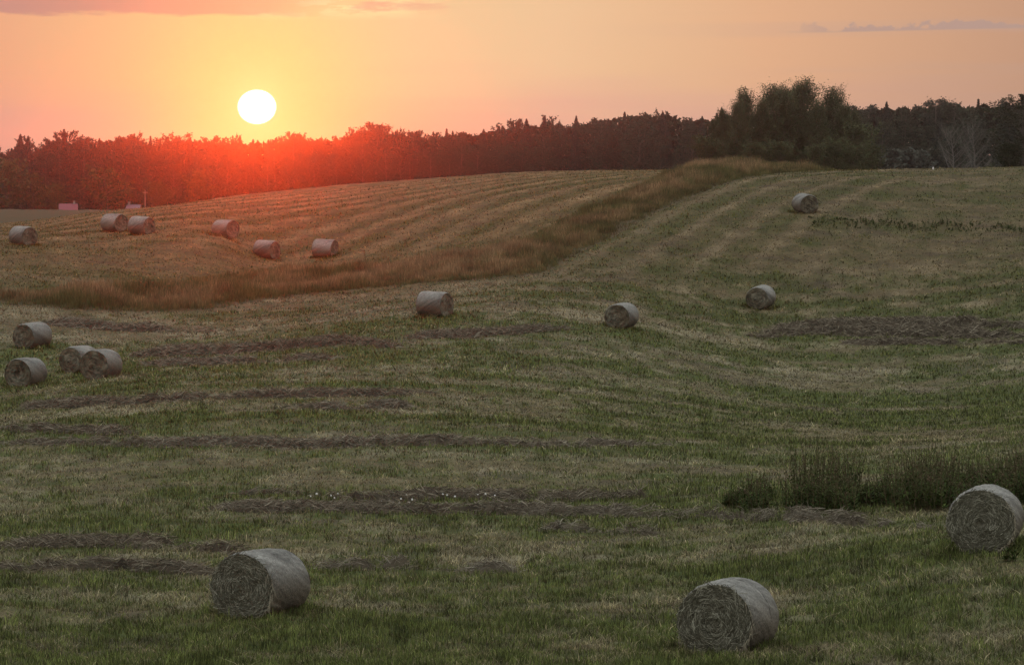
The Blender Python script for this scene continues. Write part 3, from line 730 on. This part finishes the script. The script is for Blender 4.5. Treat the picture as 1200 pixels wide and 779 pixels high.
def spruce(H, seed, nl=5000, ls=.36, wide=.17):
    rg = np.random.default_rng(seed); nt_ = int(H / .55); t = rg.random(nl) ** .8
    tier = np.round(t * nt_) / nt_; fr = (t - tier) * nt_ + .5; tier = tier * .55 + t * .45
    rad = H * wide * 1.7 * (1 - tier) ** 1.0 * (.65 + .5 * vnoise(tier * 31, tier * 0, seed)) + .12
    a = rg.uniform(0, 2 * np.pi, nl); lob = .7 + .45 * vnoise(a * 1.3 + tier * 20, tier * 17, seed + 3)
    q_ = rg.random(nl) ** .55; r = rad * q_ * lob
    z = H * (.06 + .94 * tier) - q_ * rad * .35 + (fr - .5) * .25
    Pt = np.stack([r * np.cos(a), r * np.sin(a), z], 1)
    V_, f = leaf_quads(Pt, ls * (.55 + .5 * (1 - tier)), rg, .3, 1.2)
    c = lerp(rgb(.036,.050,.042), rgb(.052,.066,.052), rg.random(nl)[:, None])
    lead, fl = tubes([(0, 0, H * .9, 0, 0, H * 1.01, .05, .015)], 4)
    V_ = np.vstack([V_, lead]); f = [f, fl + nl * 4]; C_ = np.vstack([np.repeat(c, 4, 0), np.tile(rgb(.03,.03,.02), (len(lead), 1))])
    tr = tubes([(0, 0, -.4, 0, 0, H * .45, H * .017, H * .011), (0, 0, H * .45, 0, 0, H * .9, H * .011, .03)], 7)
    return tr, (V_, f, C_)
def broad(H, seed, nb=34, nsub=9, lpn=14, ls=.4, wid=.34, low=.12, upturn=.6, hue=None, trunk_r=None, gaps=.0, shoot=0.0, cone=0):
    rg = np.random.default_rng(seed); segs = []; pts = []
    tr_r = trunk_r or H * .016; lean = rg.normal(0, .04, 2)
    tp = lambda t: np.array([lean[0] * H * t + .02 * H * math.sin(t * 5 + seed), lean[1] * H * t, H * t * .93])
    for k in range(8):
        a, b = tp(k / 8), tp((k + 1) / 8)
        if k == 0: a = a - np.array([0, 0, .4])
        segs.append((*a, *b, tr_r * (1 - k / 9), tr_r * (1 - (k + 1) / 9)))
    for i in range(nb):
        t = low + (1 - low) * ((i + rg.random()) / nb) ** .9; b0 = tp(min(t, 1)); az = i * 2.4 + rg.normal(0, .5)
        env = math.sin(math.pi * min(.97, (t * .82 + .16)) ) ** .7
        env = (1.04 - t) ** .65 * 1.2 * (.4 + .6 * min(1, t / .12)) if cone else env
        ln = H * wid * env * rg.uniform(.55, 1.15) + .2; up = upturn * rg.uniform(.6, 1.3) + .5 * t
        dv = np.array([math.cos(az), math.sin(az), up]); dv /= np.linalg.norm(dv)
        b1 = b0 + dv * ln * .55; dv2 = dv + np.array([0, 0, .35 * upturn]); dv2 /= np.linalg.norm(dv2); b2 = b1 + dv2 * ln * .45
        r0 = tr_r * (1 - t * .85) * .45 + .006
        segs.append((*b0, *b1, r0, r0 * .6)); segs.append((*b1, *b2, r0 * .6, .006))
        for j in range(nsub):
            s = .2 + .8 * (j + rg.random()) / nsub; c0 = b0 + (b1 - b0) * s / .55 if s < .55 else b1 + (b2 - b1) * (s - .55) / .45
            sv = dv2 + rg.normal(0, .75, 3); sv[2] += .35 * upturn; sv /= np.linalg.norm(sv); sl = ln * rg.uniform(.16, .42) * (1.15 - .4 * s) + (.26 if cone else .12)
            if shoot and t > .6 and rg.random() < .35: sv = np.array([rg.normal(0, .25), rg.normal(0, .25), 1.]); sl *= 1 + shoot
            c1 = c0 + sv * sl; segs.append((*c0, *c1, .012 if H > 6 else .008, .004))
            m = max(3, int(lpn * sl / (H * .09) * rg.uniform(.4, 1.3)))
            u = rg.random(m)[:, None]; pts.append(c0 + (c1 - c0) * u * 1.02 + rg.normal(0, sl * .16 + .03, (m, 3)) * (1.1 - u * .7))
    pts = np.vstack(pts)
    V_, f = leaf_quads(pts, ls, rg, .2)
    h0, h1 = hue or (rgb(.044,.058,.042), rgb(.068,.084,.054))
    cz = vnoise(pts[:, 0] * 1.1, pts[:, 2] * 1.1 + pts[:, 1], seed)[:, None]
    c = lerp(h0, h1, np.clip(rg.random((len(pts), 1)) * .6 + cz * .5, 0, 1))
    return tubes(segs, 4), (V_, [f], np.repeat(c, 4, 0))
def pine(H, seed, nl=2600, ls=.34):
    rg = np.random.default_rng(seed); nb = 26; segs = [(0, 0, -.4, .1, 0, H * .5, H * .016, H * .012), (.1, 0, H * .5, 0, .1, H * .97, H * .012, .04)]; pts = []
    for i in range(nb):
        t = .42 + .58 * (i + rg.random()) / nb; az = rg.uniform(0, 6.28); ln = H * .15 * (1.25 - t) ** .5 * rg.uniform(.5, 1.25); z0 = H * t * .96
        e = np.array([math.cos(az) * ln, math.sin(az) * ln, z0 + ln * .35]); segs.append((0, 0, z0, *e, .05, .02))
        m = nl // nb; pts.append(e + rg.normal(0, 1, (m, 3)) * np.array([.42, .42, .24]) * ln * .75)
    pts = np.vstack(pts); V_, f = leaf_quads(pts, ls, rg, .3)
    c = lerp(rgb(.038,.052,.042), rgb(.056,.070,.052), rg.random(len(pts))[:, None])
    return tubes(segs, 5), (V_, [f], np.repeat(c, 4, 0))
def tree_thing(name, gen, bark=MBK):
    (tv, tf), (cv, cf, cc) = gen
    e = empty(name, (0, 0, 0)); mesh('trunk', tv, tf, bark, None, e, smooth=True); mesh('crown', cv, cf, MF, cc, e)
    return e
USED = set()
def place_tree(proto, X, Y, s, rz, label, cat, group, sx=1.0, sink=.1):
    if proto.name in USED: o = copy_thing(proto)
    else: USED.add(proto.name); o = proto
    o.location = (X, Y, float(Zm(X, Y)) - sink); o.rotation_euler = (0, 0, rz); o.scale = (s * sx, s * sx, s)
    return tag(o, label, cat, group)

SKY = np.array([(-120,172),(0,172),(10,170),(18,163),(24,158),(33,160),(40,170),(50,163),(62,157),(75,152),(85,158),(100,156),(115,158),(125,154),(135,157),(143,154),(160,153),(175,158),(190,160),(200,154),(220,157),(235,158),(245,155),(255,160),(270,157),(290,158),(310,158),(322,154),(330,158),(343,152),(355,155),(375,158),(395,157),(405,153),(420,147),(435,143),(450,146),(470,146),(483,153),(500,151),(520,150),(545,149),(560,148),(575,144),(600,140),(620,139),(645,136),(665,139),(680,136),(700,134),(720,130),(735,127),(760,128),(780,127),(800,131),(830,132),(840,126),(900,124),(1005,121),(1020,121),(1040,117),(1060,119),(1080,118),(1100,113),(1120,116),(1140,118),(1150,113),(1165,118),(1175,114),(1190,115),(1200,114),(1320,112)], float)
def forest_d(px): return np.interp(px, [-120, 0, 500, 760, 1000, 1300], [900, 880, 800, 690, 585, 540])
def section(px):
    for lim, t in ((275, 'left of the sun'), (335, 'right below the sun'), (600, 'just right of the sun'), (835, 'between the sun and the near tree clump'), (1010, 'behind the near tree clump')):
        if px < lim: return t
    return 'right of the near tree clump'
SPR = [(H_, tree_thing('spruce_tree', spruce(H_, 40 + k, wide=w_))) for k, (H_, w_) in enumerate([(16, .15), (15, .19), (14, .13), (16, .17)])]
PIN = [(H_, tree_thing('pine_tree', pine(H_, 60 + k))) for k, H_ in enumerate([15, 14, 16])]
BRD = [(H_, tree_thing('broadleaf_tree', broad(H_, 80 + k, nb=34, nsub=8, lpn=38, ls=.30, wid=w_, low=.05, upturn=.5))) for k, (H_, w_) in enumerate([(14, .30), (13, .36), (15, .27), (12, .40)])]
fr_rng = random.Random(3); cnt = 0
for row, (dd, drop, sp_) in enumerate([(0, (10, 30), 3.7), (9, (2, 12), 3.3), (19, (-2, 6), 2.7), (30, (-1, 9), 3.3)]):
    px = -70.0
    while px < 1275:
        dpt = float(forest_d(px)) + dd + fr_rng.uniform(-3, 3)
        ytop = float(np.interp(px, SKY[:, 0], SKY[:, 1])) + fr_rng.uniform(*drop)
        X, _, ztop = at(px, ytop, dpt); H_ = ztop - float(Zm(X, dpt))
        r = fr_rng.random()
        conif = .28 if px < 480 else (.55 if px < 1000 else .30); pinep = .05 if px < 500 else (.15 if px < 1000 else .5)
        if row == 0: conif *= .6; pinep *= .5
        if r < conif: lst, kind, cat = SPR, 'dark pointed spruce', 'spruce tree'; H_ += fr_rng.uniform(-1.3, .15)
        elif r < conif + pinep: lst, kind, cat = PIN, 'dark flat-topped pine', 'pine tree'
        else: lst, kind, cat = BRD, 'rounded leafy tree', 'leafy tree'
        h0, pr = fr_rng.choice(lst)
        place_tree(pr, X, dpt, H_ / h0, fr_rng.random() * 6.28, f'{kind} in the forest wall {section(px)}', cat, f'forest trees: {kind} {section(px)}', sx=fr_rng.uniform(.85, 1.15)); cnt += 1
        px += sp_ * fr_rng.uniform(.75, 1.3) * F / dpt * 1.25
print('forest trees', cnt)
# single trees that stand out
def special(px, ytop, dpt, lst, k, label, cat, sx=1.0):
    X, _, zt = at(px, ytop, dpt); H_ = zt - float(Zm(X, dpt)); h0, pr = lst[k % len(lst)]
    place_tree(pr, X, dpt, H_ / h0, k * 1.3, label, cat, None, sx=sx)
PALEL = (rgb(.065,.075,.030), rgb(.12,.125,.05))
OUT = [(H_, tree_thing('meadow_tree', broad(H_, 120 + k, nb=34, nsub=8, lpn=10, ls=.5, wid=.46, low=.06, upturn=.4, hue=PALEL))) for k, H_ in enumerate([9, 8])]
special(24, 157, 868, SPR, 0, 'tallest dark spruce at the far left of the forest skyline', 'spruce tree', 1.2)
special(33, 159, 872, SPR, 1, 'dark spruce with a leafy neighbour, second at the far left of the skyline', 'spruce tree', 1.1)
special(75, 151, 872, SPR, 2, 'slender spruce tip left of the round pale tree', 'spruce tree')
special(125, 196, 800, OUT, 0, 'big round pale green tree between the two small houses', 'leafy tree', 1.25)
special(10, 188, 800, OUT, 1, 'pale green tree at the left edge in front of the forest', 'leafy tree', 1.2)
special(38, 202, 805, OUT, 0, 'pale green tree standing left of the red-roofed house', 'leafy tree', 1.0)
special(232, 200, 800, OUT, 1, 'round tree glowing red left below the sun', 'leafy tree', 1.1)
special(66, 215, 812, OUT, 1, 'low bushy tree right behind the red-roofed house', 'leafy tree', .9)
special(185, 212, 800, OUT, 0, 'low round tree in front of the forest right of the thin pole', 'leafy tree', 1.1)

# undergrowth and the closed wood behind, one mass
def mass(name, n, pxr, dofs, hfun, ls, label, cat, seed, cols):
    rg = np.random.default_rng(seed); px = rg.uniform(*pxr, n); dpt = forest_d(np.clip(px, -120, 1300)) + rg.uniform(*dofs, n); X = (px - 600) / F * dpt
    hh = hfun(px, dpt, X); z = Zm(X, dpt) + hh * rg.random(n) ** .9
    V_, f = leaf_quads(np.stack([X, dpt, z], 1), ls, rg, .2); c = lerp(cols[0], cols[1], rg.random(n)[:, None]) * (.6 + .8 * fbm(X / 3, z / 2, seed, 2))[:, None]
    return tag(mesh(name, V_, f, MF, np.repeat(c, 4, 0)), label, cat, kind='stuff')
def hback(px, dpt, X):
    y = np.interp(px, SKY[:, 0], SKY[:, 1]) + 9 + 10 * (fbm(px / 14, px * 0, 7, 3) - .3)
    return HC + (HY - y) / F * dpt - Zm(X, dpt)
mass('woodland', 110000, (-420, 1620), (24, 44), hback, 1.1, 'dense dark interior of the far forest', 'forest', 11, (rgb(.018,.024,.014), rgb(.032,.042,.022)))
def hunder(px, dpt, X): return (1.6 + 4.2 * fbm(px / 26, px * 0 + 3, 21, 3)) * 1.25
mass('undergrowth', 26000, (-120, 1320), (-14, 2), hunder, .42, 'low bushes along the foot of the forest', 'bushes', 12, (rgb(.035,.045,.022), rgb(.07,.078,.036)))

# near clump on the crest
ALD = (rgb(.055,.068,.034), rgb(.115,.130,.065))
NEAR = [(9., tree_thing('alder_tree', broad(9, 200 + k, nb=66, nsub=13, lpn=20, ls=.15, wid=w_, low=.02, upturn=u_, hue=ALD, shoot=1.8, cone=1, trunk_r=.10))) for k, (w_, u_) in enumerate([(.30, .7), (.32, .8), (.27, .9), (.30, .8), (.33, .7)])]
CL = [(840,140,339,3,1.0,'lowest tree at the left end of the clump'), (848,128,338,0,.9,'leftmost slender tree of the clump on the crest'), (862,120,334,1,.85,'second tree from the left in the clump on the crest'), (876,105,340,2,1.0,'left high tree of the clump, with thin upright shoots'),
      (893,116,336,3,.9,'tree filling the dip left of the middle of the clump'), (906,101,342,4,1.0,'broad open-topped tree left of the highest tree in the clump'), (922,103,337,0,1.0,'tree directly left of the highest tree in the clump'),
      (936,104,343,3,.85,'tree tucked behind the highest tree in the clump'), (945,95,338,1,1.0,'highest tree of the clump on the crest'), (960,119,335,2,.9,'lower tree right of the highest tree in the clump'), (975,104,340,4,.9,'right high tree of the clump, narrow and dark'),
      (988,122,337,0,.85,'tree on the right shoulder of the clump'), (1000,130,341,3,.8,'last full tree at the right end of the clump')]
for px, yt, dpt, k, sx, lab in CL:
    X, _, zt = at(px, yt, dpt); H_ = zt - float(Zm(X, dpt)); place_tree(NEAR[k][1], X, dpt, H_ / 9.6, px, lab, 'alder tree', 'trees of the clump on the crest', sx=sx * 1.15)
BSH = [(3.2, tree_thing('bush', broad(3.2, 220 + k, nb=26, nsub=9, lpn=15, ls=.13, wid=.55, low=.02, upturn=.7, hue=ALD, trunk_r=.04))) for k in range(2)]
for j, (px, yt, dpt, sx, lab) in enumerate([(829,163,336,1.2,'low bush at the left foot of the clump on the crest'), (915,168,330,1.1,'pale bush at the foot of the middle of the clump'), (952,172,329,1.1,'bush under the highest tree of the clump'), (1009,150,336,.9,'taller bush closing the clump on its right'),
                                            (1022,176,338,.9,'low bush right of the clump'), (885,170,330,1.1,'bush at the foot of the left high tree of the clump'), (985,165,330,1.1,'bush under the right shoulder of the clump'), (1000,172,329,1.1,'small bush near the right end of the clump')]):
    X, _, zt = at(px, yt, dpt); H_ = zt - float(Zm(X, dpt)); place_tree(BSH[j % 2][1], X, dpt, H_ / 3.2, px, lab, 'bush', 'bushes at the foot of the clump', sx=sx)
# big dark tree at the right edge
RT = tree_thing('dark_tree', broad(9, 240, nb=46, nsub=11, lpn=20, ls=.17, wid=.30, low=.02, upturn=.5, hue=(rgb(.022,.030,.013), rgb(.040,.05,.022)), trunk_r=.12))
X, _, zt = at(1199, 106, 320); place_tree(RT, X, 320, (zt - float(Zm(X, 320))) / 9, 1, 'very dark tall tree cut by the right edge of the picture', 'leafy tree', None, sx=1.7)
RB = tree_thing('dark_bush', broad(3.5, 244, nb=30, nsub=9, lpn=18, ls=.15, wid=.5, low=.02, upturn=.5, hue=(rgb(.018,.026,.012), rgb(.034,.045,.02)), trunk_r=.05))
X, _, zt = at(1184, 168, 316); place_tree(RB, X, 316, (zt - float(Zm(X, 316))) / 3.5, 2, 'dark bush at the foot of the tree at the right edge', 'bush', None, sx=1.1)
# bare grey willow in front of the right forest
BW = tree_thing('bare_willow', broad(9, 250, nb=34, nsub=10, lpn=2, ls=.16, wid=.42, low=.08, upturn=.7, trunk_r=.16, hue=(rgb(.07,.075,.06), rgb(.12,.12,.10))), MPB)
for px, yt, dpt, sx, lab in [(1118,146,470,1.0,'pale thinly leaved willow left of its twin in front of the right forest'), (1143,142,474,.9,'pale thinly leaved willow nearest the right edge')]:
    X, _, zt = at(px, yt, dpt); place_tree(BW, X, dpt, (zt - float(Zm(X, dpt))) / 9, px, lab, 'willow', 'pale willows before the right forest', sx=sx)
GB = tree_thing('silver_bush', broad(4, 260, nb=24, nsub=8, lpn=14, ls=.3, wid=.42, low=.05, upturn=.6, hue=(rgb(.07,.08,.06), rgb(.12,.13,.11)), trunk_r=.05))
for px, yt, sx, lab in [(1059,177,1.1,'left one of two silvery bushes before the right forest'), (1073,179,.9,'right one of two silvery bushes before the right forest')]:
    X, _, zt = at(px, yt, 500); place_tree(GB, X, 500, (zt - float(Zm(X, 500))) / 4, px, lab, 'bush', 'silvery bushes before the right forest', sx=sx)

# ------------------------------------------------------------------ houses far behind the left field
M_RED = mat_flat('red_sheet_roof', (.26,.05,.07), rough=.5, var=.1, scale=1.5); M_GREY = mat_flat('grey_lilac_roof', (.16,.14,.19), rough=.45, var=.1, scale=1.5)
M_WALL = mat_flat('weathered_board', (.22,.17,.15)); M_WHITE = mat_flat('whitewash', (.72,.70,.70), var=.06); M_CHIM = mat_flat('grey_render', (.30,.29,.29), var=.1); M_POLE = mat_flat('grey_pole', (.30,.27,.25)); M_DARK = mat_flat('dark_glass', (.03,.03,.04), rough=.2)
def box(x0, x1, y0, y1, z0, z1):
    v = np.array([(x, y, z) for z in (z0, z1) for x, y in ((x0, y0), (x1, y0), (x1, y1), (x0, y1))], float)
    return v, np.array([(0, 3, 2, 1), (4, 5, 6, 7), (0, 1, 5, 4), (1, 2, 6, 5), (2, 3, 7, 6), (3, 0, 4, 7)])
def house(name, px, dpt, Lx, Wy, eave, ridge, roofm, chim, label, rz=0.0):
    X = at(px, 240, dpt)[0]; e = empty(name, (X, dpt, float(Zm(X, dpt)) - .55), rz); tag(e, label, 'house')
    hx, hy = Lx / 2, Wy / 2
    v = np.array([(-hx,-hy,0),(hx,-hy,0),(hx,hy,0),(-hx,hy,0),(-hx,-hy,eave),(hx,-hy,eave),(hx,hy,eave),(-hx,hy,eave),(-hx,0,ridge-.05),(hx,0,ridge-.05)], float)
    mesh('wall', v, [np.array([(0,1,5,4),(2,3,7,6)]), np.array([(1,2,6),(1,6,9),(1,9,5),(3,0,4),(3,4,8),(3,8,7)])], M_WALL, None, e)
    ov = .3; t = .08; sl = (ridge - eave) / hy
    def slope(sg):
        p = [(-hx-ov, 0, ridge), (hx+ov, 0, ridge), (hx+ov, sg*(hy+ov), ridge-sl*(hy+ov)), (-hx-ov, sg*(hy+ov), ridge-sl*(hy+ov))]
        return p + [(a, b, c + t) for a, b, c in p]
    vs = np.array(slope(-1) + slope(1), float); b6 = np.array([(0,3,2,1),(4,5,6,7),(0,1,5,4),(1,2,6,5),(2,3,7,6),(3,0,4,7)])
    rf = mesh('roof', vs, [np.vstack([b6, b6 + 8])], roofm, None, e)
    cv, cf = box(chim - .22, chim + .22, -.2, .2, ridge - .4, ridge + .65); mesh('chimney', cv, cf, M_CHIM, None, rf)
    cv, cf = box(-.4, .4, -hy - .04, -hy - .005, eave * .4, eave * .8); mesh('window', cv, cf, M_DARK, None, e)
house('red_roofed_house', 80, 800, 3.2, 4.6, 1.0, 2.25, M_RED, 1.15, 'small house with a red roof and white chimney at the forest foot', .12)
house('grey_roofed_house', 157, 800, 2.3, 4.0, .8, 1.9, M_GREY, -1.0, 'tiny lilac grey roof half hidden behind the left hill beside a pole', -.1)
X, Y, zt = at(170, 223, 790); z0 = float(Zm(X, 790)); V_, f = tubes([(0, 0, -.2, 0, 0, zt - z0, .11, .07)], 8); po = mesh('pole', V_, f, M_POLE, smooth=True)
root = empty('utility_pole', (X, 790, z0)); po.parent = root; cv, cf = box(-.5, .5, -.06, .06, zt - z0 - .5, zt - z0 - .38); mesh('crossarm', cv, cf, M_POLE, None, root)
tag(root, 'thin upright pole right of the lilac roof at the forest foot', 'pole')
# small white marker stone on the crest
X, Y = at(1093.5, 197, 291)[:2]; z0 = float(Zm(X, Y)); V_, f = tubes([(0, 0, -.1, 0, 0, .14, .06, .055), (0, 0, .14, 0, 0, .18, .055, .03)], 8)
ms = mesh('marker_stone', V_, f, M_WHITE, smooth=True); ms.location = (X, Y, z0 + .05); tag(ms, 'tiny white marker on the crest below the pale willows', 'marker stone')

# ------------------------------------------------------------------ haze
cv, cf = box(-1150, 1150, -75, 1620, -3.0, 26.0)
zmin = float(Zt(xf[:1], yf[:1])[0])
hz = mesh('haze', cv, cf); hz['kind'] = 'stuff'
hm = bpy.data.materials.new('evening_haze'); hm.use_nodes = True; hn = hm.node_tree.nodes; hn.clear()
pv = hn.new('ShaderNodeVolumePrincipled'); pv.inputs['Density'].default_value = HAZE_DENS; pv.inputs['Anisotropy'].default_value = HAZE_G; pv.inputs['Color'].default_value = (*HAZE_COL, 1)
ho = hn.new('ShaderNodeOutputMaterial'); hm.node_tree.links.new(pv.outputs[0], ho.inputs['Volume']); hz.data.materials.append(hm)
zs = np.array([v.co.z for v in ground.data.vertices]); print('ground z', zs.min(), zs.max())
